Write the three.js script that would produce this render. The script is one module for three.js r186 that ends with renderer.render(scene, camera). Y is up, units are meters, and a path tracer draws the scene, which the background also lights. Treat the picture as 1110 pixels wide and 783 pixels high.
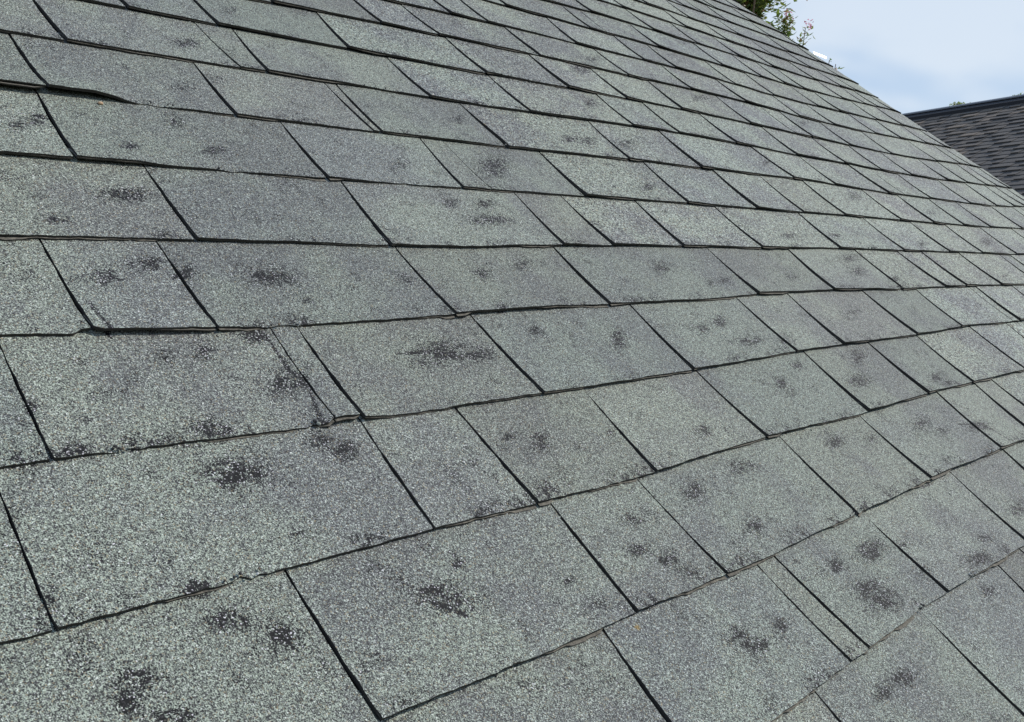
import * as THREE from 'three';
import { mergeGeometries } from 'three/addons/utils/BufferGeometryUtils.js';

// ---------------------------------------------------------------- camera, sky, sun, exposure
const E = 0.14;                                   // exposure of one shingle course, metres
const PITCH = 37.244 * Math.PI / 180;             // roof pitch
const sp = Math.sin(PITCH), cp = Math.cos(PITCH);
// roof coordinates (metres along the course, up the slope, off the plane) to world
const roofToWorld = (a, b, c) => new THREE.Vector3(a, b * sp + c * cp, -b * cp + c * sp);

const scene = new THREE.Scene();
const camera = new THREE.PerspectiveCamera(38.709, 1024 / 722, 0.02, 2000);
camera.position.set(0, 0.32058, 0.52295);
camera.lookAt(0.740499, 0.32058 - 0.100531, 0.52295 - 0.664495);

const renderer = new THREE.WebGLRenderer({ antialias: true });
renderer.toneMapping = THREE.LinearToneMapping;
renderer.toneMappingExposure = 1.0;
renderer.shadowMap.enabled = true;

const SUN = roofToWorld(0.66, 0.05, 0.75).normalize();
const sun = new THREE.DirectionalLight(new THREE.Color(1.0, 0.96, 0.9), 4.2);
sun.position.copy(SUN).multiplyScalar(30).add(new THREE.Vector3(4, 0, -2));
sun.target.position.set(4, 0, -2);
sun.castShadow = true;
sun.shadow.mapSize.set(4096, 4096);
Object.assign(sun.shadow.camera, { left: -14, right: 14, top: 14, bottom: -14, near: 1, far: 70 });
scene.add(sun, sun.target);

// ---------------------------------------------------------------- noise and random numbers
function rng(seed) { let s = seed >>> 0; return () => { s = (s + 0x6D2B79F5) >>> 0; let t = s; t = Math.imul(t ^ (t >>> 15), t | 1); t ^= t + Math.imul(t ^ (t >>> 7), t | 61); return ((t ^ (t >>> 14)) >>> 0) / 4294967296; }; }
function hash2(x, y, s) { let h = Math.imul(x | 0, 374761393) + Math.imul(y | 0, 668265263) + Math.imul(s | 0, 2147483647 ^ 0x5bd1e995); h = Math.imul(h ^ (h >>> 13), 1274126177); h = Math.imul(h ^ (h >>> 15), 0x2c1b3c6d); return ((h ^ (h >>> 16)) >>> 0) / 4294967296; }
function vnoise(x, y, s) { const ix = Math.floor(x), iy = Math.floor(y); let fx = x - ix, fy = y - iy; fx = fx * fx * (3 - 2 * fx); fy = fy * fy * (3 - 2 * fy); const a = hash2(ix, iy, s), b = hash2(ix + 1, iy, s), c = hash2(ix, iy + 1, s), d = hash2(ix + 1, iy + 1, s); return (a + (b - a) * fx) * (1 - fy) + (c + (d - c) * fx) * fy; }
function fbm(x, y, s, o) { let a = 0, w = 0.5, t = 0; for (let i = 0; i < o; i++) { a += w * vnoise(x, y, s + i * 17); t += w; w *= 0.5; x *= 2.03; y *= 2.03; } return a / t; }
const clamp = (x, a = 0, b = 1) => Math.min(b, Math.max(a, x));
const smooth = (a, b, x) => { const t = clamp((x - a) / (b - a)); return t * t * (3 - 2 * t); };

// ---------------------------------------------------------------- sky: pale summer haze with thin high streaks
function makeSky() {
  const w = 1024, h = 512, d = new Float32Array(w * h * 4);
  for (let j = 0; j < h; j++) {
    const el = (j + 0.5) / h * Math.PI - Math.PI / 2;          // row 0 is the nadir
    const up = Math.max(0, Math.sin(el));
    for (let i = 0; i < w; i++) {
      const az = (i + 0.5) / w * Math.PI * 2;
      const x = Math.cos(el) * Math.cos(az), z = Math.cos(el) * Math.sin(az);
      const k = 1 / (up + 0.16);
      const px = x * k * 1.5, pz = z * k * 1.5;
      const st = fbm(px * 0.9 + pz * 0.5 + 7, pz * 2.3 - px * 0.9 + 3, 5, 5);
      const cl = smooth(0.38, 0.64, st) * (0.35 + 0.65 * smooth(0.0, 0.35, 1 - up));
      const t = Math.pow(1 - up, 2.5);
      let r = 0.25 + 0.41 * t, g = 0.43 + 0.36 * t, b = 0.75 + 0.17 * t;
      const m = 0.6 * cl;
      r += (0.82 - r) * m; g += (0.89 - g) * m; b += (0.96 - b) * m;
      const q = (j * w + i) * 4; d[q] = r; d[q + 1] = g; d[q + 2] = b; d[q + 3] = 1;
    }
  }
  const t = new THREE.DataTexture(d, w, h, THREE.RGBAFormat, THREE.FloatType);
  t.mapping = THREE.EquirectangularReflectionMapping; t.magFilter = t.minFilter = THREE.LinearFilter; t.wrapS = THREE.RepeatWrapping; t.needsUpdate = true;
  return t;
}
const skyTexture = makeSky();
scene.background = skyTexture; scene.environment = skyTexture;

// ---------------------------------------------------------------- roof measurements, in exposures
// k: [first u, step, offsets in hundredths of an exposure]
const LINES = {
  '-1': [5, 0.5, [-1,-1,-1,0,1,2,3,4,3,2,1,0,-1,-2,-3]],
  '0': [3, 0.5, [2,1,0,-1,-1,-1,-2,-2,-3,-2,-1,-1,0,0,1,2,4,3,2,2,3,2,0]],
  '1': [1, 0.5, [2,3,2,2,2,1,1,1,0,-1,-2,-2,-1,1,2,3,3,3,2,1,2,2,3,4,5,4,3,3,2,2,2,1,1]],
  '2': [2, 0.5, [4,4,3,1,0,-1,-2,-2,-2,-2,-2,-2,-1,-1,0,1,2,4,4,4,4,4,3,3,3,3,3,4,5,6,5,3,2,1,0,0,0]],
  '3': [2, 0.5, [8,5,2,0,-1,-1,-1,-1,0,1,2,3,3,2,2,2,2,3,5,7,7,7,7,7,6,4,3,1,0,0,0,0,-1,-1,-1,-3,-4,-5,-6,-7,-7]],
  '4': [2, 1, [2,2,1,0,-3,-4,0,1,3,3,3,2,2,4,3,1,0,-1,-2,-3,-5,-7,-9,-9]],
  '5': [3, 1, [2,1,1,0,0,1,2,3,4,4,3,2,1,1,1,0,-1,-3,-4,-5,-5,-6,-6,-4,-3,-2]],
  '6': [3, 1, [2,2,1,0,0,1,2,3,5,8,9,9,9,10,12,9,5,1,-3,-3,-4,-4,-5,-6,-5,-4,1,7,11]],
  '7': [3, 1, [0,0,0,1,3,3,3,5,9,12,16,19,19,17,14,9,5,4,3,-2,-3,-3,-4,-4,-1,2,4,7,11,11]],
  '8': [4, 1.5, [-5,-3,-1,1,4,10,15,16,16,13,10,5,1,-3,-5,-4,2,11,17]],
  '9': [7, 1.5, [-10,0,7,13,17,19,19,20,19,13,3,-2,-3,1,7,11,16]],
  '10': [10, 1.5, [-1,7,13,15,14,16,14,5,-4,-7,-5,-2,1,5,8]],
  '11': [13, 1.5, [15,15,15,16,14,10,3,-3,-6,-5,0,6,12]],
  '12': [15, 1.5, [0,13,20,20,14,10,6,0,-5,-4,-1,-6]],
  '13': [18, 1.5, [17,21,19,15,11,4,-4,-9,-10,-19]],
  '14': [21, 1.5, [9,9,4,-2,-9,-17,-19,-18]],
  '15': [23, 1.5, [17,3,-3,-10,-15,-17,-24]],
  '16': [26, 1.5, [6,-10,-17,-23,-39]],
  '17': [28, 1.5, [-18,-21,-25]],
};
const JOINTS = {
  '-2': [[6.35,6.27],[8.36,8.28],[10.25,10.09]],
  '-1': [[5.02,4.9],[6.95,6.93],[7.23,7.26],[8.96,8.94],[11.31,11.18],[13.1,12.94]],
  '0': [[3.23,3.2],[5.45,5.37],[6.51,6.5],[8.91,8.82],[10.73,10.67],[13.12,12.97],[14.5,14.34]],
  '1': [[2.05,1.97],[4.42,4.33],[5.31,5.31],[6.85,6.75],[8.66,8.64],[11.04,10.93],[12.84,12.78],[14.5,14.38],[16.75,16.68],[18.48,18.32]],
  '2': [[2.42,2.35],[4.27,4.2,1],[4.5,4.43],[6.32,6.29],[8.68,8.57],[10.88,10.82],[12.22,12.06],[14.5,14.44],[16.46,16.3],[18.92,18.76,1],[19.25,19.11],[21.23,21.07]],
  '3': [[3.03,2.98],[3.87,3.83],[6.15,6.11],[8.39,8.31],[11.49,11.41],[13.69,13.53],[15.98,15.89],[17.68,17.7],[18.78,18.71],[20.66,20.56],[23.05,22.89]],
  '4': [[4.23,4.18],[6.21,6.08],[8.67,8.53],[9.51,9.44],[11.04,10.9],[13.0,12.88],[15.56,15.4],[18.06,17.91],[20.22,20.11],[22.07,21.91],[24.23,24.07],[26.61,26.45]],
  '5': [[3.76,3.66],[6.11,6.04],[7.98,7.83],[8.34,8.29,1],[10.06,9.96],[12.42,12.26],[14.34,14.18],[15.85,15.69],[17.42,17.26],[19.85,19.69],[21.53,21.37],[23.29,23.13],[25.04,24.88],[27.55,27.39],[29.54,29.38]],
  '6': [[3.89,3.83],[5.66,5.6],[7.29,7.29,1],[7.46,7.4],[9.44,9.44],[12.19,12.03],[14.11,13.96],[17.04,17.08],[18.82,18.66],[21.0,21.03],[22.0,21.88,1],[23.5,23.34],[26.01,25.91],[28.12,27.96],[29.81,29.65]],
  '7': [[4.39,4.37],[6.16,6.2,1],[6.64,6.53],[8.92,8.9],[10.85,10.82],[13.44,13.33],[14.74,14.67],[16.55,16.49],[18.82,18.66],[20.94,20.78],[22.7,22.54],[24.44,24.28],[26.84,26.68],[28.38,28.22],[30.04,29.88]],
  '8': [[6.47,6.43],[8.42,8.27],[10.81,10.78],[12.73,12.7],[14.34,14.26],[16.1,15.94],[18.51,18.35],[20.3,20.14,1],[21.06,20.9],[22.88,22.72],[25.16,25.0],[28.35,28.19],[30.4,30.24]],
  '9': [[10.61,10.65],[12.99,12.97],[15.44,15.45],[17.68,17.54],[19.7,19.63],[22.04,21.88],[23.7,23.56],[26.18,26.02],[27.95,27.79],[29.9,29.74]],
  '10': [[12.58,12.54],[15.05,14.89],[17.14,17.02],[18.31,18.15],[20.55,20.39],[22.2,22.04],[24.42,24.26],[25.73,25.57],[28.15,27.99],[29.97,29.81]],
  '11': [[14.06,13.9],[16.45,16.33],[17.06,16.9,1],[18.85,18.69],[21.36,21.2],[23.07,22.91],[24.23,24.07],[25.27,25.11],[27.61,27.51],[29.2,29.04]],
  '12': [[17.56,17.4],[19.8,19.72],[21.63,21.47],[23.5,23.34],[25.19,25.03],[27.37,27.32],[29.03,29.05]],
  '13': [[19.83,19.67],[22.42,22.26],[24.31,24.17],[26.58,26.42],[28.57,28.6],[30.63,30.47]],
  '14': [[23.68,23.52],[26.07,25.91],[28.85,28.69],[30.8,30.64]],
  '15': [[25.5,25.34],[26.85,26.69],[29.23,29.07],[31.14,30.98]],
  '16': [[29.41,29.25]],
};
// granule-loss bruises: u, v (exposures), half-width along courses, half-height up slope, strength
const CRACKS = [[4.202,2.347,4.09,2.021],[4.09,2.021,4.128,1.997],[12.687,0.518,13.203,0.428],[13.203,0.428,13.362,0.266],[13.362,0.266,13.435,0.071],[3.074,3.323,3.078,3.175],[3.078,3.175,3.086,2.994],[4.182,2.958,4.184,2.789],[4.184,2.789,4.163,2.559],[4.163,2.559,4.202,2.347],[5.197,2.614,5.569,2.597],[5.569,2.597,5.697,2.606],[5.561,2.509,5.819,2.526],[5.885,2.541,6.024,2.515],[3.973,0.525,4.123,0.386],[3.949,0.637,4.076,0.562],[4.008,1.889,4.021,1.794],[2.689,1.078,2.764,1.049],[2.764,1.049,2.716,0.996],[4.345,0.825,4.374,0.741],[10.392,-0.009,10.694,-0.011],[3.694,3.753,3.73,3.679],[3.785,3.573,3.979,3.676],[3.319,3.584,3.394,3.562],[3.814,4.576,3.976,4.529],[3.164,4.22,3.285,4.204]];
const LICHEN = [5.302, -0.093]; const PEBBLE = [4.263, 5.950];
const BRUISES = [
  [5.789,7.421,0.149,0.045,-0.053,-0.107,0.6],[5.791,6.708,0.096,0.023,-0.051,-0.098,0.3],[5.284,6.453,0.098,0.023,-0.036,-0.073,0.4],[3.606,5.602,0.069,0.013,-0.031,-0.084,0.6],
  [3.395,5.461,0.066,0.011,-0.029,-0.081,0.5],[4.9,5.797,0.089,0.016,-0.047,-0.097,0.4],[4.208,5.263,0.076,0.011,-0.031,-0.071,0.5],[5.029,5.336,0.108,0.015,-0.04,-0.076,0.6],
  [3.884,4.596,0.17,0.013,-0.027,-0.062,0.9],[3.204,4.236,0.078,0.004,-0.017,-0.043,0.4],[3.949,6.752,0.07,0.021,-0.031,-0.085,0.3],[6.867,8.472,0.136,0.049,-0.07,-0.13,0.3],
  [8.823,5.573,0.229,0.027,-0.194,-0.225,0.8],[7.251,5.404,0.126,0.015,-0.079,-0.109,0.3],[7.453,4.748,0.098,0.007,-0.067,-0.084,0.5],[7.973,4.751,0.121,0.008,-0.074,-0.088,0.6],
  [7.785,4.446,0.294,0.014,-0.07,-0.083,0.7],[11.724,5.387,0.098,0.009,-0.083,-0.072,0.9],[11.092,6.46,0.167,0.026,-0.104,-0.106,0.5],[11.521,6.48,0.15,0.023,-0.138,-0.135,0.5],
  [13.99,9.064,0.313,0.082,-0.162,-0.16,0.5],[12.912,7.771,0.18,0.038,-0.172,-0.167,0.5],[9.056,6.612,0.151,0.028,-0.096,-0.12,0.3],[12.555,6.564,0.252,0.037,-0.19,-0.172,0.4],
  [3.296,3.597,0.083,-0.002,-0.033,-0.078,0.8],[3.689,3.734,0.112,-0.001,-0.034,-0.073,0.9],[3.926,3.636,0.073,-0.001,-0.041,-0.084,0.7],[4.629,3.567,0.193,-0.004,-0.051,-0.089,0.9],
  [4.755,3.281,0.067,-0.003,-0.039,-0.064,0.3],[2.396,2.462,0.033,-0.005,-0.021,-0.056,0.6],[3.345,2.784,0.073,-0.008,-0.032,-0.067,0.4],[3.638,2.808,0.071,-0.007,-0.044,-0.087,0.6],
  [4.094,2.447,0.14,-0.019,-0.05,-0.085,0.9],[3.323,2.101,0.127,-0.023,-0.034,-0.066,0.9],[2.502,2.084,0.076,-0.015,-0.016,-0.039,0.8],[4.113,2.936,0.101,-0.009,-0.047,-0.085,0.8],
  [4.018,1.898,0.079,-0.015,-0.038,-0.061,0.8],[3.325,1.749,0.169,-0.037,-0.051,-0.094,0.95],[5.633,2.568,0.228,-0.024,-0.095,-0.121,1.0],[6.029,2.515,0.151,-0.016,-0.07,-0.083,0.7],
  [6.933,2.745,0.082,-0.007,-0.055,-0.059,0.8],[7.956,2.538,0.123,-0.011,-0.158,-0.146,0.6],[5.859,1.529,0.083,-0.016,-0.079,-0.084,0.95],[5.57,1.614,0.061,-0.012,-0.037,-0.042,0.7],
  [6.662,1.462,0.063,-0.012,-0.038,-0.036,0.7],[6.986,3.583,0.112,-0.002,-0.08,-0.095,0.5],[7.628,3.719,0.138,-0.001,-0.079,-0.088,0.5],[9.968,3.617,0.15,-0.002,-0.099,-0.084,0.6],
  [4.127,1.757,0.08,-0.016,-0.049,-0.074,0.8],[5.944,3.499,0.083,-0.002,-0.054,-0.074,0.4],[11.072,3.366,0.17,-0.004,-0.093,-0.069,0.6],[10.654,3.324,0.121,-0.004,-0.088,-0.067,0.4],
  [9.975,2.654,0.108,-0.008,-0.115,-0.086,0.7],[9.496,2.55,0.101,-0.008,-0.088,-0.069,0.6],[10.123,2.294,0.2,-0.019,-0.116,-0.082,0.8],[9.885,1.642,0.102,-0.014,-0.126,-0.084,0.6],
  [9.872,1.499,0.085,-0.012,-0.09,-0.058,0.4],[12.164,1.841,0.137,-0.015,-0.204,-0.114,0.7],[11.541,1.465,0.252,-0.034,-0.185,-0.102,0.7],[13.507,1.24,0.181,-0.024,-0.18,-0.083,0.6],
  [13.602,1.101,0.156,-0.021,-0.121,-0.054,0.6],[9.727,0.79,0.145,-0.028,-0.102,-0.06,0.9],[10.451,0.693,0.124,-0.023,-0.114,-0.062,0.4],[11.82,0.665,0.189,-0.033,-0.209,-0.1,0.6],
  [12.115,0.503,0.129,-0.023,-0.145,-0.066,0.6],[15.115,3.486,0.262,-0.004,-0.196,-0.109,0.7],[15.35,3.807,0.34,-0.0,-0.203,-0.115,0.5],[16.048,3.237,0.213,-0.006,-0.172,-0.088,0.6],
  [13.122,0.386,0.241,-0.043,-0.139,-0.057,0.8],[7.825,1.271,0.1,-0.018,-0.085,-0.067,0.6],[7.904,0.825,0.149,-0.032,-0.097,-0.07,0.6],[13.414,2.621,0.215,-0.013,-0.186,-0.105,0.3],
  [10.836,2.227,0.099,-0.009,-0.192,-0.127,0.4],[10.594,1.854,0.094,-0.011,-0.102,-0.065,0.5],[2.771,0.823,0.1,-0.034,-0.027,-0.05,1.0],[2.99,0.628,0.075,-0.026,-0.04,-0.069,1.0],
  [2.224,0.65,0.085,-0.032,-0.026,-0.057,1.0],[2.116,0.554,0.052,-0.021,-0.022,-0.051,0.8],[2.295,0.417,0.077,-0.031,-0.018,-0.038,0.9],[2.016,1.2,0.031,-0.01,-0.023,-0.059,0.6],
  [3.421,1.204,0.066,-0.018,-0.033,-0.054,0.4],[2.675,1.042,0.09,-0.029,-0.016,-0.032,0.9],[2.297,1.346,0.076,-0.022,-0.022,-0.054,0.25],[4.085,0.518,0.146,-0.047,-0.048,-0.061,1.0],
  [4.03,0.62,0.072,-0.023,-0.026,-0.034,0.8],[3.764,0.865,0.075,-0.022,-0.036,-0.052,0.4],[4.332,0.732,0.045,-0.013,-0.029,-0.036,0.5],[5.055,0.375,0.066,-0.02,-0.03,-0.03,0.6],
  [5.094,0.13,0.072,-0.024,-0.059,-0.056,0.4],[6.093,0.663,0.109,-0.028,-0.056,-0.05,0.7],[5.875,0.398,0.095,-0.027,-0.045,-0.039,1.0],[6.058,0.257,0.088,-0.026,-0.046,-0.039,0.9],
  [3.36,0.059,0.049,-0.019,-0.016,-0.022,0.6],[5.486,1.108,0.058,-0.014,-0.049,-0.052,0.7],[7.01,0.721,0.107,-0.025,-0.089,-0.071,0.95],[7.33,0.262,0.088,-0.023,-0.073,-0.051,0.8],
  [7.845,-0.317,0.092,-0.027,-0.079,-0.046,0.95],[8.536,-0.341,0.181,-0.051,-0.129,-0.069,0.95],[7.962,-0.601,0.151,-0.048,-0.091,-0.049,0.8],[7.997,-0.749,0.198,-0.064,-0.135,-0.071,1.0],
  [6.177,-0.556,0.111,-0.04,-0.068,-0.047,1.0],[6.116,-0.437,0.085,-0.03,-0.06,-0.043,0.7],[6.575,-0.53,0.074,-0.025,-0.075,-0.05,0.5],[7.351,-1.293,0.111,-0.042,-0.086,-0.043,0.95],
  [6.99,-1.279,0.085,-0.033,-0.07,-0.037,0.8],[9.65,-1.153,0.116,-0.037,-0.092,-0.037,0.6],[10.475,-0.757,0.133,-0.037,-0.09,-0.036,0.5],[6.15,0.107,0.089,-0.027,-0.055,-0.044,0.5],
  [8.93,-0.714,0.107,-0.032,-0.082,-0.039,0.4],[9.967,-0.888,0.217,-0.064,-0.13,-0.054,0.7],[11.784,-0.671,0.178,-0.045,-0.176,-0.065,0.6],[11.413,0.147,0.117,-0.024,-0.108,-0.049,0.4],
  [9.082,-0.429,0.111,-0.031,-0.086,-0.043,0.3],[12.852,3.38,0.208,-0.005,-0.149,-0.096,0.3],[21.464,3.184,0.275,-0.006,-0.214,-0.082,0.3],[15.853,4.391,0.216,0.006,-0.131,-0.077,0.5],
  [22.212,5.372,0.367,0.02,-0.239,-0.111,0.3],[23.272,4.357,0.451,0.008,-0.337,-0.136,0.4],[14.205,4.347,0.185,0.005,-0.109,-0.071,0.5],[18.918,5.723,0.29,0.022,-0.243,-0.137,0.4],
  [19.226,4.197,0.286,0.004,-0.181,-0.086,0.4],[16.796,6.603,0.249,0.03,-0.153,-0.105,0.3],[14.777,9.582,0.302,0.084,-0.134,-0.131,0.3],[21.541,8.699,0.312,0.055,-0.243,-0.154,0.4],
  [17.596,8.914,0.377,0.081,-0.175,-0.137,0.4],
];
// shingle edges that are crushed down or stand up: course, u, half-width, metres
const CHIPS = [[5, 5.05, 0.16, 1], [6, 4.75, 0.22, 1], [2, 2.75, 0.12, 0.8], [2, 4.02, 0.13, 0.45], [1, 3.0, 0.18, 0.7], [3, 15.9, 0.25, 0.8], [6, 9.4, 0.25, 0.8], [7, 9.85, 0.25, 0.7], [3, 4.35, 0.2, 0.8], [5, 6.95, 0.4, 0.8], [8, 11.6, 0.5, 0.8], [9, 13.2, 0.6, 0.9], [0, 8.87, 0.16, 0.7], [0, 10.9, 0.1, 0.7], [0, 12.6, 0.14, 1], [4, 16.6, 0.3, 0.7], [-1, 8.4, 0.2, 0.8], [-1, 9.6, 0.12, 0.8], [7, 8.1, 0.3, 0.7]];
const LIFTS = [[6, 3.2, 4.3, 0.0075], [3, 3.08, 3.75, 0.004], [5, 3.2, 4.2, 0.003], [2, 4.22, 4.42, 0.004], [3, 6.2, 7.5, 0.002], [2, 5.4, 6.2, 0.002]];

const SHORT = [[2, 4.19, 4.42, 0.03], [3, 2.9, 3.02, 0.03], [0, 13.0, 13.12, 0.03]];   // tabs with a broken lower corner
const rakeU = v => 33.68 - 0.133 * v;             // the right-hand roof edge
const V0 = -6, V1 = 23, U0 = -7;                  // courses from eave to ridge, left end of the roof
function lineOff(k, u) {
  const L = LINES[k]; if (!L) return k > 17 ? -0.2 : 0.015 * Math.sin(u * 0.9 + k);
  const [a, st, q] = L; const x = (u - a) / st;
  if (x <= 0) return q[0] / 100 * Math.exp(x * st * 0.5);
  if (x >= q.length - 1) return q[q.length - 1] / 100;
  const i = Math.floor(x), f = x - i, s = f * f * (3 - 2 * f);
  return (q[i] * (1 - s) + q[i + 1] * s) / 100;
}
const courseV = (k, u) => k + lineOff(k, u);

// ---------------------------------------------------------------- granule maps
// one surface at several resolutions: [first u, first v, span in exposures, granule pitch in metres]
const LEVELS = [[1.0, -2.8, 8.2, 0.0009], [2.0, 3.6, 8.2, 0.00098], [8.3, -2.8, 8.2, 0.00098], [0.8, -5.0, 17.7, 0.0016], [15.8, 1.0, 17.9, 0.0018], [-8, -9, 43.5, 0.0038]];
const FAR = LEVELS.length - 1;
const TEX = 2048;
const toneAt = (x, y) => fbm(x * 5.2 + 3, y * 5.2 + 8, 31, 4) * 0.66 + fbm(x * 19 + 1, y * 19, 57, 3) * 0.34;
function lossAt(u, v, near) {
  let s = 0;
  for (const b of near) {
    const dx = u - b[0], dy = v - b[1];
    const det = b[2] * b[5] - b[3] * b[4];
    const p = (dx * b[5] - dy * b[4]) / det, q = (dy * b[2] - dx * b[3]) / det;
    const r = (p * p + q * q) * (v > 4 ? 0.9 : 1.1); if (r > 8) continue;
    s += Math.min(1, b[6] * (v > 4 ? 1.3 : 1.1)) * (1.2 * Math.exp(-r * 1.4) + 0.24 * Math.exp(-r * 0.42));
  }
  for (const [ax, ay, bx, by] of CRACKS) {
    const ex = bx - ax, ey = by - ay, t = clamp(((u - ax) * ex + (v - ay) * ey) / (ex * ex + ey * ey));
    const d = Math.hypot(u - ax - t * ex, v - ay - t * ey); if (d < 0.03) s += 2.2 * Math.exp(-Math.pow(d / 0.011, 2));
  }
  return s;
}
function granuleMaps([u0, v0, span, pitch], index) {
  const level = index < 3 ? 0 : index === 3 ? 1 : 2;
  const N = TEX, col = new Uint8Array(N * N * 4), bmp = level < 2 ? new Uint8Array(N * N * 4) : null;
  const C = N / 4, tone = new Float32Array((C + 2) * (C + 2)), loss = new Float32Array((C + 2) * (C + 2));
  const du = span / N;
  for (let j = 0; j <= C + 1; j++) {
    const v = v0 + j * 4 * du;
    const row = BRUISES.filter(b => Math.abs(b[1] - v) < 3 * (Math.abs(b[3]) + Math.abs(b[5])));
    for (let i = 0; i <= C + 1; i++) {
      const u = u0 + i * 4 * du, q = j * (C + 2) + i, x = u * E, y = v * E;
      tone[q] = toneAt(x, y);
      let l = row.length || level < 2 ? lossAt(u, v, row) : 0;
      if (l > 0.01) { const ridge = 1 - Math.abs(2 * fbm(x * 75 + 2.5 * vnoise(x * 45, y * 45, 5), y * 120, 77, 3) - 1); l *= 0.32 + 1.0 * smooth(0.74, 0.93, ridge) + 0.55 * smooth(0.45, 0.7, vnoise(x * 380, y * 380, 78)); }
      { const k = Math.round(v), e = v - courseV(k, u); if (e > -0.004 && e < 0.16) l += 0.75 * smooth(0.5, 0.68, fbm(u * 3.1, k * 7.3, 79, 3)) * smooth(0.42, 0.62, vnoise(x * 260, y * 260, 80)) * (1 - smooth(0.02, 0.16, e)); }   // scuffed butts
      const speck = smooth(0.66, 0.8, fbm(x * 46, y * 46, 91, 3));    // stray bald flecks everywhere
      loss[q] = Math.min(0.9, l + 0.22 * speck);
    }
  }
  const S = span * E / pitch, cell = S / N;                             // pitch cells per pixel
  const con = [0.92, 1.02, 1.05][level];
  for (let j = 0; j < N; j++) for (let i = 0; i < N; i++) {
    const px = i * cell, py = j * cell, ix = Math.floor(px), iy = Math.floor(py);
    let best = 9, second = 9, bx = 0, by = 0;
    for (let b = -1; b <= 1; b++) for (let a = -1; a <= 1; a++) {
      const cx = ix + a, cy = iy + b;
      const dx = cx + 0.1 + 0.8 * hash2(cx, cy, 11) - px, dy = cy + 0.1 + 0.8 * hash2(cx, cy, 12) - py;
      const d = dx * dx + dy * dy;
      if (d < best) { second = best; best = d; bx = cx; by = cy; } else if (d < second) second = d;
    }
    const ci = i >> 2, cj = j >> 2, fx = (i & 3) / 4, fy = (j & 3) / 4, q = cj * (C + 2) + ci;
    const w00 = (1 - fx) * (1 - fy), w10 = fx * (1 - fy), w01 = (1 - fx) * fy, w11 = fx * fy;
    const tn = tone[q] * w00 + tone[q + 1] * w10 + tone[q + C + 2] * w01 + tone[q + C + 3] * w11;
    const ls = loss[q] * w00 + loss[q + 1] * w10 + loss[q + C + 2] * w01 + loss[q + C + 3] * w11;
    const h1 = hash2(bx, by, 21), h2 = hash2(bx, by, 22), h3 = hash2(bx, by, 23);
    const green = smooth(0.34, 0.62, tn), vio = 0.85 * (1 - green);
    let r, g, b, hgt;
    const edge = Math.sqrt(second) - Math.sqrt(best);                    // asphalt showing between neighbouring granules
    if (h1 < ls) {                                                       // granule gone: bare asphalt, white dots for bared mat and painted glints
      const m = h2 > 0.95 ? 0.6 : h2 > 0.82 ? 0.04 : 0.003 + 0.008 * h3; r = m * 1.05; g = m; b = m * 1.02; hgt = 0.22 * h3;
    } else {
      hgt = 0.45 + 0.55 * h3;
      const p = h2 * 100, pale = 18 + 24 * green;
      if (p < pale) { const m = 0.75 + 0.5 * h3; r = 0.375 * m; g = (0.418 - 0.012 * vio) * m; b = (0.340 + 0.026 * vio) * m; }
      else if (p < pale + 23) { const m = 0.55 + 0.8 * h3; r = 0.210 * m; g = (0.232 - 0.011 * vio) * m; b = (0.186 + 0.018 * vio) * m; }
      else if (p < 77) { const m = 0.4 + 1.0 * h3; r = 0.138 * m; g = (0.142 - 0.007 * vio) * m; b = (0.130 + 0.014 * vio) * m; }
      else if (p < 91) { const m = 0.4 + 0.9 * h3; r = 0.026 * m; g = 0.024 * m; b = 0.028 * m; }
      else if (p < 95) { const m = 0.7 + 0.6 * h3; r = 0.27 * m; g = 0.215 * m; b = 0.13 * m; }
      else { const m = 0.7 + 0.5 * h3; r = 0.62 * m; g = 0.64 * m; b = 0.58 * m; }
      if (level === 0 && Math.hypot(u0 + i * du - LICHEN[0], v0 + j * du - LICHEN[1]) < 0.024 * (0.2 + h3)) { r = 0.30; g = 0.2; b = 0.07; }
      const gap = level === 0 ? smooth(0.0, 0.3, edge) : 0.3 + 0.7 * smooth(0, 0.3, edge);
      r = 0.022 + (r - 0.022) * gap; g = 0.021 + (g - 0.021) * gap; b = 0.021 + (b - 0.021) * gap;
    }
    if (con !== 1 && h1 >= ls) { const mr = 0.185, mg = 0.195, mb = 0.165; r = mr + (r - mr) * con; g = mg + (g - mg) * con; b = mb + (b - mb) * con; }
    const o = (j * N + i) * 4;
    col[o] = enc(r); col[o + 1] = enc(g); col[o + 2] = enc(b); col[o + 3] = 255;
    if (bmp) { const hh = 255 * clamp(hgt * smooth(0, 0.5, edge)); bmp[o] = bmp[o + 1] = bmp[o + 2] = hh; bmp[o + 3] = 255; }
  }
  const tex = (d, srgb) => { const t = new THREE.DataTexture(d, N, N, THREE.RGBAFormat); t.magFilter = THREE.LinearFilter; t.minFilter = THREE.LinearMipmapLinearFilter; t.generateMipmaps = true; t.wrapS = t.wrapT = THREE.RepeatWrapping; if (srgb) t.colorSpace = THREE.SRGBColorSpace; t.needsUpdate = true; return t; };
  return { map: tex(col, true), bumpMap: bmp && tex(bmp, false) };
}
const LUT = new Uint8Array(4097); for (let i = 0; i <= 4096; i++) { const x = i / 4096; LUT[i] = Math.round(255 * (x <= 0.0031308 ? 12.92 * x : 1.055 * Math.pow(x, 1 / 2.4) - 0.055)); }
function enc(x) { return LUT[(clamp(x) * 4096) | 0]; }

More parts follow.
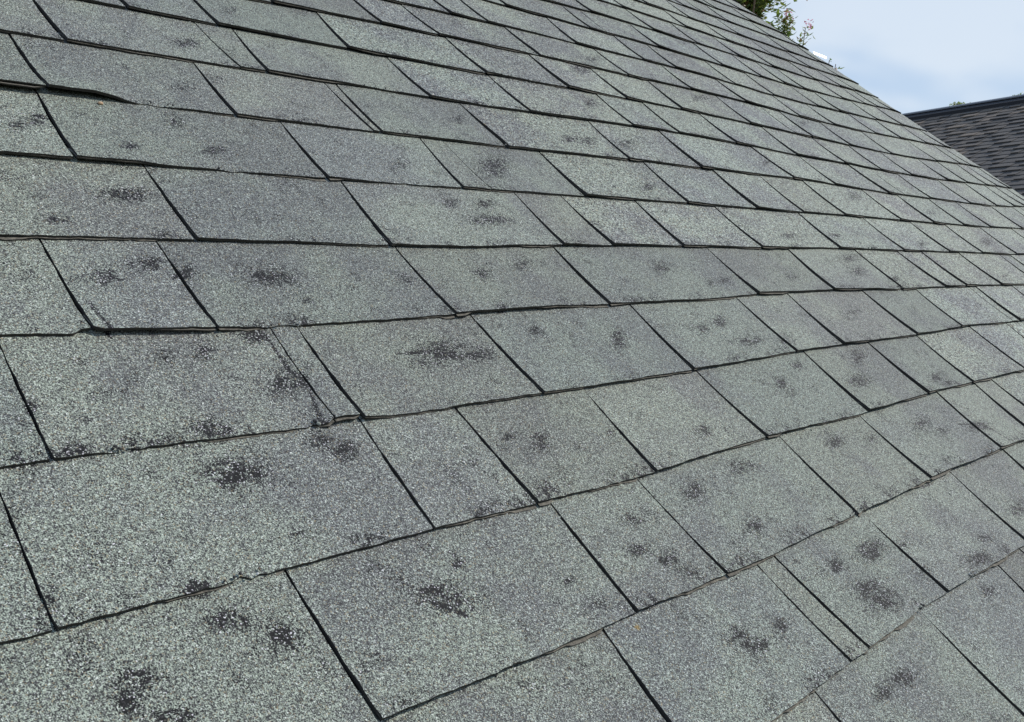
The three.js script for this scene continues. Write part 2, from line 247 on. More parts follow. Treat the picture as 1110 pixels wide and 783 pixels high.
const granuleMat = LEVELS.map((l, i) => {
  const { map, bumpMap } = granuleMaps(l, i);
  const m = new THREE.MeshPhysicalMaterial({ map, roughness: 0.75, specularIntensity: 0.4, vertexColors: true });
  if (bumpMap) { m.bumpMap = bumpMap; m.bumpScale = i < 3 ? 0.0008 : 0.0012; }
  m.name = 'mineral granules'; return m;
});
const lin = (r, g, b) => new THREE.Color().setRGB(r, g, b);
function grainTexture(seed, lo, hi, n = 256, f = 40) {
  const d = new Uint8Array(n * n * 4);
  for (let j = 0; j < n; j++) for (let i = 0; i < n; i++) { const t = 0.5 * hash2(i, j, seed) + 0.5 * fbm(i / n * f, j / n * f, seed, 3), o = (j * n + i) * 4; for (let c = 0; c < 3; c++) d[o + c] = enc(lo[c] + (hi[c] - lo[c]) * t); d[o + 3] = 255; }
  const t = new THREE.DataTexture(d, n, n, THREE.RGBAFormat); t.magFilter = THREE.LinearFilter; t.wrapS = t.wrapT = THREE.RepeatWrapping; t.colorSpace = THREE.SRGBColorSpace; t.needsUpdate = true; return t;
}
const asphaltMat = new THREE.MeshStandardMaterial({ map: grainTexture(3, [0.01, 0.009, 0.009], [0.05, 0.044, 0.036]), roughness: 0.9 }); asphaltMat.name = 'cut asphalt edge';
const backingMat = new THREE.MeshStandardMaterial({ map: grainTexture(9, [0.01, 0.009, 0.008], [0.21, 0.19, 0.15], 96, 30), roughness: 0.95 }); backingMat.name = 'dusty backing layer';

const edgeMat = new THREE.MeshStandardMaterial({ map: grainTexture(13, [0.006, 0.005, 0.005], [0.085, 0.074, 0.058], 96, 30), roughness: 0.95 }); edgeMat.name = 'weathered butt edge';

// ---------------------------------------------------------------- the house
const GROUND = -3.1;
const house = new THREE.Group(); house.name = 'house'; house.position.set(0, GROUND, 0);
house.userData = { label: 'house roof of weathered grey-green asphalt shingles with dark hail bruises', category: 'house' };
scene.add(house);
const roof = new THREE.Group(); roof.name = 'roof_slope'; roof.position.y = -GROUND; roof.rotation.x = -(Math.PI / 2 - PITCH);
house.add(roof);

function shade(o) { o.castShadow = o.receiveShadow = true; return o; }
function meshFrom(pos, uv, colr, groups, mats, name, parent, origin = [0, 0, 0]) {
  const g = new THREE.BufferGeometry(); const P = [], U = [], C = [], I = [];
  let base = 0;
  groups.forEach((gr, gi) => { const st = I.length; for (const t of gr) I.push(t); g.addGroup(st, I.length - st, gi); });
  for (let i = 0; i < pos.length; i += 3) P.push(pos[i] - origin[0], pos[i + 1] - origin[1], pos[i + 2] - origin[2]);
  g.setAttribute('position', new THREE.Float32BufferAttribute(P, 3)); g.setAttribute('uv', new THREE.Float32BufferAttribute(uv, 2)); g.setAttribute('color', new THREE.Float32BufferAttribute(colr, 3));
  g.setIndex(I); g.computeVertexNormals();
  const m = shade(new THREE.Mesh(g, mats)); m.name = name; m.position.set(...origin); parent.add(m); return m;
}

// the tabs of one course: [left side, right side], each side [u at top, u at butt, thin?]
const rndTabs = rng(4242);
function courseSides(k) {
  const js = (JOINTS[k] || []).map(j => [j[0], j[1], j[2] || 0]).sort((a, b) => a[1] - b[1]);
  const first = js.length ? js[0][1] : 40, out = [];
  const step = () => (rndTabs() < 0.35 ? 0.85 + 0.4 * rndTabs() : 1.5 + 0.95 * rndTabs());
  if (!js.length) { let u = U0 + rndTabs(); while (u < rakeU(k) - 0.6) { out.push([u, u, 0]); u += step(); } }
  else {
    const left = []; let u = first - (k < 1 ? 2.4 : step()); while (u > U0 + 0.4) { left.unshift([u, u, 0]); u -= step(); }
    out.push(...left, ...js); u = js[js.length - 1][1] + step() * 0.9; while (u < rakeU(k) - 0.7) { out.push([u, u, 0]); u += step(); }
  }
  const inset = k < 11 ? 0.36 : k < 13 ? 0.2 : 0;
  const r = rakeU(k) - inset + 0.12 * (rndTabs() - 0.6), r2 = rakeU(k + 1) - inset + 0.12 * (rndTabs() - 0.6);
  return [[U0, U0, 2], ...out, [(r + r2) / 2 - 0.03, (r + r2) / 2 + 0.03, 2]];
}
const SIDES = {}; for (let k = V0; k <= V1; k++) SIDES[k] = courseSides(k);

// how far the backing layer of course k shows below its butt at u: ledges that end at the joints of the course below
const LEDGES = {};
for (let k = V0; k <= V1; k++) {
  const r = rng(900 + k * 7); LEDGES[k + 1] = SIDES[k].filter(s => s[2] === 0).map(s => [s[0] - 0.01, 0.5 + 0.9 * r(), (r() < 0.72 ? 1 : 0.2) * (0.007 + 0.011 * r())]);
}
function ledge(k, u) { let d = -0.006; for (const [e, w, h] of LEDGES[k] || []) if (u <= e && u > e - w) d = Math.max(d, h * Math.min(1, 0.25 + 1.3 * (u - e + w) / w)); return d > 0 ? d * (0.35 + 1.1 * smooth(0.3, 0.6, fbm(u * 7, k * 2.1, 66, 2))) : d; }

const view = [[1.6, 0.65], [8.19, -2.03], [33.1, 6.9], [31.3, 18.0], [4, 7.6]];       // the stretch of roof that the photograph shows
function inView(u, v) {
  let inside = true, near = 1e9; const n = view.length;
  for (let i = 0; i < n; i++) { const [ax, ay] = view[i], [bx, by] = view[(i + 1) % n], l = Math.hypot(bx - ax, by - ay); near = Math.min(near, ((bx - ax) * (v - ay) - (by - ay) * (u - ax)) / l); }
  return near;
}

function buildTab(k, L, R, seed) {
  const r = rng(seed), uc = (L[1] + R[1]) / 2, wid = R[1] - L[1];
  const corners = [[L[1], k], [R[1], k], [L[0], k + 1], [R[0], k + 1], [uc, k + 0.5]];
  const seen = Math.max(...corners.map(c => inView(...c)));
  const depth = Math.hypot(uc, k + 2.1);
  let lev = FAR;
  for (let l = FAR - 1; l >= 0; l--) { const [a, b, s] = LEVELS[l]; if (R[1] > a + 0.3 && (R[2] === 2 ? uc < a + s : uc < a + s - 0.8 && R[1] < a + s - 0.05) && k > b + 0.1 && k + 1.4 < b + s) lev = l; }
  const [ta, tb, ts] = LEVELS[lev];
  const fine = depth < 7.5 ? 0.055 : depth < 11 ? 0.1 : depth < 20 ? 0.22 : 0.4;
  const nu = Math.max(4, Math.round(wid / fine)), T = depth < 9.5 ? [0, 0.02, 0.06, 0.11, 0.17, 0.23, 0.3, 0.37, 0.44, 0.51, 0.58, 0.65, 0.72, 0.79, 0.86, 0.93, 1.0, 1.2] : depth < 20 ? [0, 0.03, 0.12, 0.25, 0.42, 0.62, 0.82, 1.0, 1.2] : [0, 0.05, 0.25, 0.5, 0.75, 1.0, 1.2];
  const lip = L[2] === 1 ? 0.15 : 1;
  const hb = 0.0038 + 0.0026 * smooth(5, 14, depth) + 0.001 * (r() - 0.5), pw = 1.9 + 0.8 * r(), top = 0.0009 * (r() - 0.5);
  const th = 0.0016 + 0.0006 * smooth(6, 14, depth), tilt = 0.0012 + 0.0014 * smooth(6, 15, depth) + 0.0014 * (r() - 0.5), thick = r() * 50;
  const gapBase = (s) => s === 2 ? 0 : s === 1 ? 0.012 : 0.014 + 0.009 * r() + 0.016 * smooth(4, 14, depth);
  const gl = gapBase(L[2]), gr = gapBase(R[2]);
  const tint = 0.91 + 0.16 * r(), warm = 0.03 * (r() - 0.5);
  const pos = [], uv = [], colr = [], topI = [], wallI = [], backI = [], buttI = [];
  const vert = (u, v, w, tu, tv) => { pos.push(u * E, v * E, w); uv.push(tu, tv); colr.push(tint * (1 + warm), tint, tint * (1 - warm)); return pos.length / 3 - 1; };
  const side = (S, t, g, sg) => S[1] + (S[0] - S[1]) * Math.min(t, 1) + sg * (g * 0.5 * (1.12 - 0.55 * smooth(0.55, 1.0, t)) + 0.012 * (fbm(t * 8, k * 3.7 + S[1], 61, 3) - 0.5) + (depth < 9.5 ? 0.007 * (hash2(t * 1000, S[1] * 100 + sg, 64) - 0.5) : 0) + (S[2] === 2 ? 0.02 * (vnoise(t * 5, S[1] + k, 62) - 0.5) : 0.012 * Math.sin(t * 3.1) * (vnoise(S[1] * 3, k, 63) - 0.5)));
  const height = (u, t) => {
    const c = 1 - Math.min(t, 1), butt = Math.pow(c, pw);
    let w = -hb * (1 - butt) + top * c + tilt * (lip * Math.exp(-(u - L[1]) / 0.5) - 0.5 * smooth(0.4, 1, (u - L[1]) / wid)) * (0.35 + 0.65 * c) * (t > 1 ? 0.3 : 1);
    w += (0.0012 + 0.001 * smooth(6, 14, depth)) * (fbm(u * 1.1 + thick, k, 72, 2) - 0.5) * butt;
    w += 0.0009 * (fbm(u * 1.3, (k + t) * 1.3, 71, 2) - 0.5) + (t > 1 ? -(t - 1) * 0.004 : 0);
    for (const [ck, cu, cw, s] of CHIPS) if (ck === k) w -= s * 0.0032 * Math.exp(-Math.pow((u - cu) / cw, 2)) * Math.exp(-t * 9);
    for (const [ck, a, b, s] of LIFTS) if (ck === k) w += s * smooth(a - 0.25, a, u) * (1 - smooth(b - 0.1, b + 0.35, u)) * Math.pow(c, 3);
    const e = u - (rakeU(k + t) - 0.7); if (e > 0) w -= 0.009 * e * e;
    return w;
  };
  const grid = T.map(t => {
    const a = side(L, t, gl, 1), b = side(R, t, gr, -1), row = [];
    for (let i = 0; i <= nu; i++) {
      const u = a + (b - a) * i / nu;
      let v = courseV(k, u) * (1 - t) + courseV(k + 1, u) * t;
      if (t < 0.04) { v += 0.009 * (fbm(u * 11, k * 5.1, 83, 3) - 0.5) + 0.008 * (r() - 0.5); for (const [ck, ua, ub, dv] of SHORT) if (ck === k && u > ua && u < ub) v += dv; for (const [ck, cu, cw] of CHIPS) if (ck === k) v += 0.05 * Math.exp(-Math.pow((u - cu) / cw * 1.6, 2)) * (vnoise(u * 40, k, 85) - 0.35); }
      row.push([u, v, height(u, t)]);
    }
    return row;
  });
  const ids = grid.map(row => row.map(([u, v, w]) => vert(u, v, w, (u - ta) / ts, (v - tb) / ts)));
  for (let j = 0; j < T.length - 1; j++) for (let i = 0; i < nu; i++) { const a = ids[j][i], b = ids[j][i + 1], c = ids[j + 1][i + 1], d = ids[j + 1][i]; topI.push(a, b, c, a, c, d); }
  // cut edges
  const wall = (pts, dep, wallI) => { const n = pts.length, A = [], B = []; for (let i = 0; i < n; i++) { const [u, v, w] = pts[i]; A.push(vert(u, v, w, (u + v) * 2, 0)); B.push(vert(u, v, w - dep, (u + v) * 2, 0.08)); } for (let i = 0; i < n - 1; i++) wallI.push(A[i], B[i], B[i + 1], A[i], B[i + 1], A[i + 1]); };
  wall(grid[0], th, buttI);
  wall(grid.map(row => row[nu]), th + 0.003, wallI);
  wall(grid.map(row => row[0]).reverse(), th + 0.003, wallI);
  // backing layer under the butt
  const bi = [];
  for (let j = 0; j < 2; j++) { const row = []; for (let i = 0; i <= nu; i++) { const [u, v, w] = grid[0][i], up = j ? 0.16 : 0, d = j ? 0 : ledge(k, u); row.push([u, v - d + up - (j ? 0 : 0.005 * r()), (j ? height(u, 0.16) : w) - th - 0.0004 - (j ? 0.001 : 0.0012 * clamp(d / 0.03))]); } bi.push(row); }
  const bid = bi.map(row => row.map(([u, v, w]) => vert(u, v, w, u * 1.1, v * 1.1)));
  for (let i = 0; i < nu; i++) backI.push(bid[0][i], bid[0][i + 1], bid[1][i + 1], bid[0][i], bid[1][i + 1], bid[1][i]);
  wall(bi[0], 0.0016, buttI);
  return { pos, uv, colr, groups: [topI, wallI, backI, buttI], mats: [granuleMat[lev], asphaltMat, backingMat, edgeMat], seen, lev, origin: [uc * E, (k + 0.5) * E, 0] };
}
const outside = LEVELS.map(() => []);
let shown = 0;
for (let k = V0; k <= V1; k++) {
  const S = SIDES[k];
  for (let i = 0; i < S.length - 1; i++) {
    const t = buildTab(k, S[i], S[i + 1], 1000 + (k + 10) * 101 + i);
    if (t.seen > -0.02) { shown++; meshFrom(t.pos, t.uv, t.colr, t.groups, t.mats, 'shingle' + (shown > 1 ? '_' + String(shown - 1).padStart(3, '0') : ''), roof, t.origin); }
    else outside[t.lev].push(t);
  }
}
console.log('shingles in view', shown, 'outside', outside.map(o => o.length));
// the shingles beyond the frame, as one part
{
  const geos = [...granuleMat, asphaltMat, backingMat, edgeMat].map(() => []);
  outside.forEach((list, lev) => list.forEach(t => t.groups.forEach((idx, gi) => {
    const g = new THREE.BufferGeometry(); const map = new Map(), P = [], U = [], C = [], I = [];
    for (const q of idx) { let n = map.get(q); if (n === undefined) { n = P.length / 3; map.set(q, n); P.push(t.pos[q * 3], t.pos[q * 3 + 1], t.pos[q * 3 + 2]); U.push(t.uv[q * 2], t.uv[q * 2 + 1]); C.push(t.colr[q * 3], t.colr[q * 3 + 1], t.colr[q * 3 + 2]); } I.push(n); }
    g.setAttribute('position', new THREE.Float32BufferAttribute(P, 3)); g.setAttribute('uv', new THREE.Float32BufferAttribute(U, 2)); g.setAttribute('color', new THREE.Float32BufferAttribute(C, 3)); g.setIndex(I); g.computeVertexNormals();
    geos[gi === 0 ? lev : gi + FAR].push(g);
  })));
  const use = geos.map((g, i) => [g, [...granuleMat, asphaltMat, backingMat, edgeMat][i]]).filter(x => x[0].length);
  const m = shade(new THREE.Mesh(mergeGeometries(use.map(x => mergeGeometries(x[0])), true), use.map(x => x[1])));
  m.name = 'shingles'; m.userData.kind = 'stuff'; roof.add(m);
}
// underlying headlap of each course: asphalt coloured near-black, so the shade in the joints is painted in
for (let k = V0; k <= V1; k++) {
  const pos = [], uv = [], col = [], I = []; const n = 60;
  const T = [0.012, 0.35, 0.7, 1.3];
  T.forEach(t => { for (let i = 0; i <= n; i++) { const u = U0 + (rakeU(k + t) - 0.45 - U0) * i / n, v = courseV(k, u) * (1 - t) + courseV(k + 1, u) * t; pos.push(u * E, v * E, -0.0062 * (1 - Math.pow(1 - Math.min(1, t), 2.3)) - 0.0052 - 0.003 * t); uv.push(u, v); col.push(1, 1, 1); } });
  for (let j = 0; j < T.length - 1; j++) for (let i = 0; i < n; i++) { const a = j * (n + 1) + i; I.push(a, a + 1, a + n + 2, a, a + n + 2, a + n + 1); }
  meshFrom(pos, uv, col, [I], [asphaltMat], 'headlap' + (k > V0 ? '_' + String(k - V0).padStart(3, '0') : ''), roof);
}

// loose grit that has washed down against the butts and chips: nobody could count it
{
  const r = rng(321), g = new THREE.IcosahedronGeometry(1, 0), n = 900, im = new THREE.InstancedMesh(g, new THREE.MeshStandardMaterial({ roughness: 0.9 }), n), m4 = new THREE.Matrix4(), q = new THREE.Quaternion(), eu = new THREE.Euler();
  for (let i = 0; i < n; i++) {
    let k, u, dv;
    if (i < 420) { const c = CHIPS[(r() * CHIPS.length) | 0]; k = c[0]; u = c[1] + (r() + r() - 1) * c[2] * 1.3; dv = (r() + r() - 1) * 0.045; }
    else { k = -2 + ((r() * 11) | 0); u = 1 + r() * 15; dv = -0.004 - 0.03 * r() * r(); if (fbm(u * 1.7, k * 3.3, 15, 2) < 0.5) dv -= 0.25 * r(); }
    const s = 0.0006 + 0.0011 * r() * r() + 0.0006 * r(), v = courseV(k, u) + dv;
    const t = dv < 0 ? 1 + dv : dv, w = dv < 0 ? -(0.0045 + 0.0022 * smooth(5, 14, Math.hypot(u, k + 2))) * (1 - Math.pow(1 - Math.min(1, t), 2.3)) + 0.0002 : 0.0004;
    m4.compose(new THREE.Vector3(u * E, v * E, w), q.setFromEuler(eu.set(r() * 6, r() * 6, r() * 6)), new THREE.Vector3(s, s * (0.6 + 0.5 * r()), s * (0.5 + 0.4 * r()))); im.setMatrixAt(i, m4);
    const c = r(); im.setColorAt(i, c < 0.5 ? lin(0.03, 0.028, 0.028) : c < 0.8 ? lin(0.28, 0.29, 0.25) : c < 0.93 ? lin(0.16, 0.12, 0.08) : lin(0.6, 0.58, 0.54));
  }
  im.name = 'grit'; im.userData.kind = 'stuff'; shade(im); roof.add(im);
}
// roof deck, rake starter strip, drip edge, rake board, loose flashing
function slabRoof(name, quad, z0, z1, mat, parent = roof) {      // quad: four [u, v] corners, counter-clockwise
  const pos = [], uv = [], I = []; for (const z of [z1, z0]) for (const [u, v] of quad) { pos.push(u * E, v * E, z); uv.push(u, v); }
  I.push(0, 1, 2, 0, 2, 3, 4, 6, 5, 4, 7, 6); for (let i = 0; i < 4; i++) { const j = (i + 1) % 4; I.push(i, i + 4, j + 4, i, j + 4, j); }
  const g = new THREE.BufferGeometry(); g.setAttribute('position', new THREE.Float32BufferAttribute(pos, 3)); g.setAttribute('uv', new THREE.Float32BufferAttribute(uv, 2)); g.setIndex(I);
  const g2 = g.toNonIndexed(); g2.computeVertexNormals(); const m = shade(new THREE.Mesh(g2, mat)); m.name = name; parent.add(m); return m;
}
const woodMat = new THREE.MeshStandardMaterial({ color: lin(0.2, 0.15, 0.1), roughness: 0.9 });
const trimMat = new THREE.MeshStandardMaterial({ color: lin(0.45, 0.46, 0.45), roughness: 0.6 });
const whiteMat = new THREE.MeshStandardMaterial({ color: lin(0.85, 0.86, 0.85), roughness: 0.38, metalness: 0.5 });
const starterMat = granuleMat[FAR];
slabRoof('roof_deck', [[U0, V0], [rakeU(V0) - 0.4, V0], [rakeU(V1 + 1) - 0.4, V1 + 1], [U0, V1 + 1]], -0.034, -0.021, woodMat);
{ // starter strip under the tab ends, standing a little proud of them
  const pos = [], uv = [], col = [], I = [], A = [], n = 120, r = rng(55);
  for (let i = 0; i <= n; i++) { const v = V0 + (V1 + 1 - V0) * i / n, e = rakeU(v) + 0.05 + 0.05 * (fbm(v * 1.7, 3, 12, 3) - 0.5), y = v * E; const row = [[e - 0.95, -0.0085], [e - 0.25, -0.0092], [e, -0.0115], [e, -0.0165]]; for (const [u, w] of row) { pos.push(u * E, y, w); uv.push((u + 8) / 43.5, (v + 9) / 43.5); col.push(1.02, 1.02, 1); } }
  for (let i = 0; i < n; i++) for (let j = 0; j < 3; j++) { const a = i * 4 + j; (j < 2 ? I : A).push(a, a + 1, a + 5, a, a + 5, a + 4); }
  meshFrom(pos, uv, col, [I, A], [starterMat, asphaltMat], 'rake_starter_strip', roof);
}
slabRoof('drip_edge', [[rakeU(V0) - 0.5, V0], [rakeU(V0) + 0.02, V0], [rakeU(V1 + 1) + 0.02, V1 + 1], [rakeU(V1 + 1) - 0.5, V1 + 1]], -0.021, -0.0175, trimMat);
slabRoof('rake_board', [[rakeU(V0) - 0.32, V0], [rakeU(V0) - 0.14, V0], [rakeU(V1 + 1) - 0.14, V1 + 1], [rakeU(V1 + 1) - 0.32, V1 + 1]], -0.17, -0.036, trimMat);
{ // a strip of white-painted flashing that sticks up at the rake
  const len = 0.106, g = new THREE.BoxGeometry(len, 0.012, 0.0012); g.translate(len / 2, 0.006, 0);
  const m = shade(new THREE.Mesh(g, whiteMat)); m.name = 'flashing'; m.userData.label = 'bright white metal flashing at the roof edge';
  const x = new THREE.Vector3(0.991, -0.132, 0).normalize(), z = new THREE.Vector3(-0.2, -0.44, 0.87), y = new THREE.Vector3().crossVectors(z, x).normalize(); z.crossVectors(x, y);
  m.quaternion.setFromRotationMatrix(new THREE.Matrix4().makeBasis(x, y, z)); m.position.set(31.08 * E, 14.29 * E, 0.003); roof.add(m);
}
// back slope, ridge, gable walls
const wallMat = new THREE.MeshStandardMaterial({ color: lin(0.5, 0.47, 0.42), roughness: 0.9 });
{
  const ridge = roofToWorld(0, (V1 + 1) * E, -0.02), eave = roofToWorld(0, V0 * E, -0.02);
  const xr = (rakeU(V1 + 1) - 0.4) * E, xl = U0 * E, zb = ridge.z - (eave.z - ridge.z);
  const g = new THREE.BufferGeometry(), t = 0.03;
  const s = new THREE.Shape(); s.moveTo(0, 0); s.lineTo(zb - ridge.z, eave.y - ridge.y); s.lineTo(zb - ridge.z, eave.y - ridge.y - t); s.lineTo(0, -t); s.closePath();
  const bs = shade(new THREE.Mesh(new THREE.ExtrudeGeometry(s, { depth: xr - xl, bevelEnabled: false }), granuleMat[FAR].clone()));
  bs.material.vertexColors = false; bs.material.map = null; bs.material.color = lin(0.16, 0.175, 0.165);
  bs.name = 'back_slope'; bs.rotation.y = -Math.PI / 2; bs.position.set(xr, ridge.y - GROUND, ridge.z); house.add(bs);
  const w = new THREE.Shape(), z0 = eave.z - 0.3, z1 = zb + 0.3, in_ = 0.3, slope = (ridge.y - eave.y) / (eave.z - ridge.z);
  w.moveTo(z0, 0); w.lineTo(z0, eave.y - GROUND + 0.3 * slope - 0.06); w.lineTo(ridge.z, ridge.y - GROUND - 0.06); w.lineTo(z1, eave.y - GROUND + 0.3 * slope - 0.06); w.lineTo(z1, 0); w.closePath();
  const wm = shade(new THREE.Mesh(new THREE.ExtrudeGeometry(w, { depth: xr - xl - 0.3, bevelEnabled: false }), wallMat));
  wm.name = 'wall'; wm.rotation.y = -Math.PI / 2; wm.position.set(xr - 0.15, 0, 0); house.add(wm);
}

// ---------------------------------------------------------------- ground
{
  const t = grainTexture(41, [0.02, 0.03, 0.012], [0.07, 0.09, 0.035], 512, 60); t.repeat.set(400, 400);
  const m = shade(new THREE.Mesh(new THREE.PlaneGeometry(1600, 1600), new THREE.MeshStandardMaterial({ map: t, roughness: 1 })));
  m.rotation.x = -Math.PI / 2; m.position.y = GROUND; m.name = 'lawn'; m.userData = { kind: 'structure', label: 'lawn around the houses', category: 'lawn' }; scene.add(m);
}

// ---------------------------------------------------------------- the neighbouring house
{
  const RB = new THREE.Vector3(15.3877, 2.5196, -3.8608), dir = new THREE.Vector3(0.381767, 0, -0.924259), fall = new THREE.Vector3(-0.924259, 0, -0.381767);
  const pitch = 26 * Math.PI / 180, c = Math.cos(pitch), s = Math.sin(pitch);
  const nb = new THREE.Group(); nb.name = 'neighbouring_house'; nb.userData = { label: 'neighbouring house with dark charcoal shingle roof and straight ridge', category: 'house' };
  nb.position.set(RB.x, GROUND, RB.z); scene.add(nb);
  // slope frame: x along the ridge (away from the camera), y up the slope, z off the slope
  const slope = new THREE.Group(); slope.name = 'roof_slope'; nb.add(slope);
  slope.position.y = RB.y - GROUND - 0.05;
  const yv = fall.clone().multiplyScalar(-c).add(new THREE.Vector3(0, s, 0)), xv = dir.clone().negate(), zv = new THREE.Vector3().crossVectors(xv, yv);
  slope.quaternion.setFromRotationMatrix(new THREE.Matrix4().makeBasis(xv, yv, zv));
  const run = 5.2, X0 = -6.2, X1 = 4.6;
  const shades = [[0.066, 0.055, 0.047], [0.084, 0.069, 0.057], [0.036, 0.032, 0.030], [0.125, 0.098, 0.076], [0.066, 0.058, 0.052], [0.048, 0.042, 0.039]].map((q, i) => { const m = new THREE.MeshStandardMaterial({ map: grainTexture(200 + i, q.map(x => x * 0.4), q.map(x => x * 1.6), 128, 30), roughness: 0.9 }); return m; });
  const r = rng(77), rest = []; let n = 0; const ex = 0.142;
  const unit = {};
  function tabGeo(w, h, th) {           // wedge: thick at the butt, thin at the top
    const g = new THREE.BufferGeometry(); const a = 0.004;
    const P = [[0, 0, 0], [w, 0, 0], [w, h, 0], [0, h, 0], [a, 0, th], [w - a, 0, th], [w - a, h, 0.002], [a, h, 0.002]];
    const F = [[4, 5, 6, 7], [0, 1, 5, 4], [1, 2, 6, 5], [3, 0, 4, 7]]; const pos = [], uv = [];
    for (const f of F) for (const q of [0, 1, 2, 0, 2, 3]) { pos.push(...P[f[q]]); uv.push(P[f[q]][0] * 4, P[f[q]][1] * 4); }
    g.setAttribute('position', new THREE.Float32BufferAttribute(pos, 3)); g.setAttribute('uv', new THREE.Float32BufferAttribute(uv, 2)); g.computeVertexNormals(); return g;
  }
  const widths = [0.11, 0.16, 0.2, 0.25, 0.3], cache = new Map();
  const geoOf = (w, th) => { const key = w + '/' + th; if (!cache.has(key)) cache.set(key, tabGeo(w, ex + 0.03, th)); return cache.get(key); };
  for (let k = 0; (k + 1) * ex < run; k++) {
    const y = -(k + 1) * ex - 0.03; let x = X0 + r() * 0.2, raised = r() < 0.5;
    while (x < X1) {
      const w = widths[(r() * widths.length) | 0], th = raised ? 0.022 : 0.011, m = shades[(r() * shades.length) | 0];
      const vis = k < 22 && x > -2.35 && x < 0.5 && -x < 2.5 - k * 0.085;
      const px = x - 0.001;
      if (vis && n < 300) { n++; const o = shade(new THREE.Mesh(geoOf(w, th), m)); o.name = 'shingle' + (n > 1 ? '_' + String(n - 1).padStart(3, '0') : ''); o.position.set(px, y, 0); slope.add(o); }
      else { const g = geoOf(w, th).clone(); g.translate(px, y, 0); rest.push(g); }
      x += w; raised = !raised;
    }
  }
  console.log('neighbour shingles', n, rest.length);
  const rm = shade(new THREE.Mesh(mergeGeometries(rest), shades[4])); rm.name = 'shingles'; rm.userData.kind = 'stuff'; slope.add(rm);
  const deck = shade(new THREE.Mesh(new THREE.BoxGeometry(X1 - X0, run, 0.03), shades[2])); deck.position.set((X0 + X1) / 2, -run / 2, -0.02); deck.name = 'roof_deck'; slope.add(deck);
  const ridgeMat = new THREE.MeshStandardMaterial({ color: lin(0.010, 0.010, 0.014), roughness: 0.8 }), capMat = new THREE.MeshStandardMaterial({ color: lin(0.10, 0.11, 0.13), roughness: 0.6 });  // vent black has the overhang shade painted in, cap blue-grey the sky sheen
  const basis = new THREE.Matrix4().makeBasis(fall.clone().negate(), new THREE.Vector3(0, 1, 0), new THREE.Vector3().crossVectors(fall.clone().negate(), new THREE.Vector3(0, 1, 0)));
  const hw = 0.17, dy = hw * Math.tan(pitch);
  const across = (name, pts, mat) => { const q = new THREE.Shape(); pts.forEach(([a, b], i) => i ? q.lineTo(a, b) : q.moveTo(a, b)); q.closePath(); const o = shade(new THREE.Mesh(new THREE.ExtrudeGeometry(q, { depth: X1 - X0, bevelEnabled: false }), mat)); o.name = name; o.quaternion.setFromRotationMatrix(basis); nb.add(o); return o; };
  const vent = across('ridge_vent', [[-hw, -dy - 0.02], [-hw, -dy + 0.055], [0, 0.05], [hw, -dy + 0.055], [hw, -dy - 0.02], [0, -0.02]], ridgeMat);
  const cap = across('ridge_cap', [[-0.07, 0.032], [-0.07, 0.048], [-0.015, 0.072], [0.015, 0.072], [0.07, 0.048], [0.07, 0.032], [0, 0.058]], capMat);
  const zdir = new THREE.Vector3(0, 0, 1).applyQuaternion(cap.quaternion), sgn = zdir.dot(xv);
  for (const o of [vent, cap]) o.position.set(0, RB.y - GROUND - 0.05, 0).addScaledVector(xv, sgn > 0 ? X0 : X1);
  // the far slope and the walls
  const body = new THREE.Shape(), h = RB.y - GROUND - 0.1, half = run * c - 0.3; body.moveTo(-half, 0); body.lineTo(-half, h - half * Math.tan(pitch)); body.lineTo(0, h); body.lineTo(half, h - half * Math.tan(pitch)); body.lineTo(half, 0); body.closePath();
  const wall = shade(new THREE.Mesh(new THREE.ExtrudeGeometry(body, { depth: X1 - X0 - 0.5, bevelEnabled: false }), new THREE.MeshStandardMaterial({ color: lin(0.42, 0.36, 0.3), roughness: 0.9 }))); wall.name = 'wall';
  wall.quaternion.copy(cap.quaternion); wall.position.set(0, 0, 0).addScaledVector(xv, sgn > 0 ? X0 + 0.25 : X1 - 0.25); nb.add(wall);
  const back = shade(new THREE.Mesh(new THREE.BoxGeometry(X1 - X0, run, 0.03), shades[1])); back.name = 'back_slope';
  const yb = fall.clone().multiplyScalar(c).add(new THREE.Vector3(0, s, 0)), xb = xv.clone().negate(); back.quaternion.setFromRotationMatrix(new THREE.Matrix4().makeBasis(xb, yb, new THREE.Vector3().crossVectors(xb, yb)));
  back.position.set(0, RB.y - GROUND - 0.065, 0).addScaledVector(xv, (X0 + X1) / 2).addScaledVector(yb, -run / 2); nb.add(back);
}

// ---------------------------------------------------------------- trees
const barkMat = new THREE.MeshStandardMaterial({ color: lin(0.13, 0.09, 0.06), roughness: 0.95 });
const leafMat = new THREE.MeshPhysicalMaterial({ color: lin(1, 1, 1), vertexColors: true, roughness: 0.6, transmission: 0.55, thickness: 0, side: THREE.DoubleSide });
const petalMat = new THREE.MeshPhysicalMaterial({ color: lin(0.7, 0.16, 0.27), roughness: 0.8, transmission: 0.25, thickness: 0, side: THREE.DoubleSide });
function limb(points, r0, r1) {
  const curve = new THREE.CatmullRomCurve3(points), g = new THREE.TubeGeometry(curve, 10, 1, 6, false), p = g.attributes.position, v = new THREE.Vector3(), cc = new THREE.Vector3();
  for (let i = 0; i < p.count; i++) { const t = Math.floor(i / 7) / 10; curve.getPointAt(clamp(t), cc); v.fromBufferAttribute(p, i).sub(cc).multiplyScalar(r0 + (r1 - r0) * t).add(cc); p.setXYZ(i, v.x, v.y, v.z); }
  g.computeVertexNormals(); return g;
}
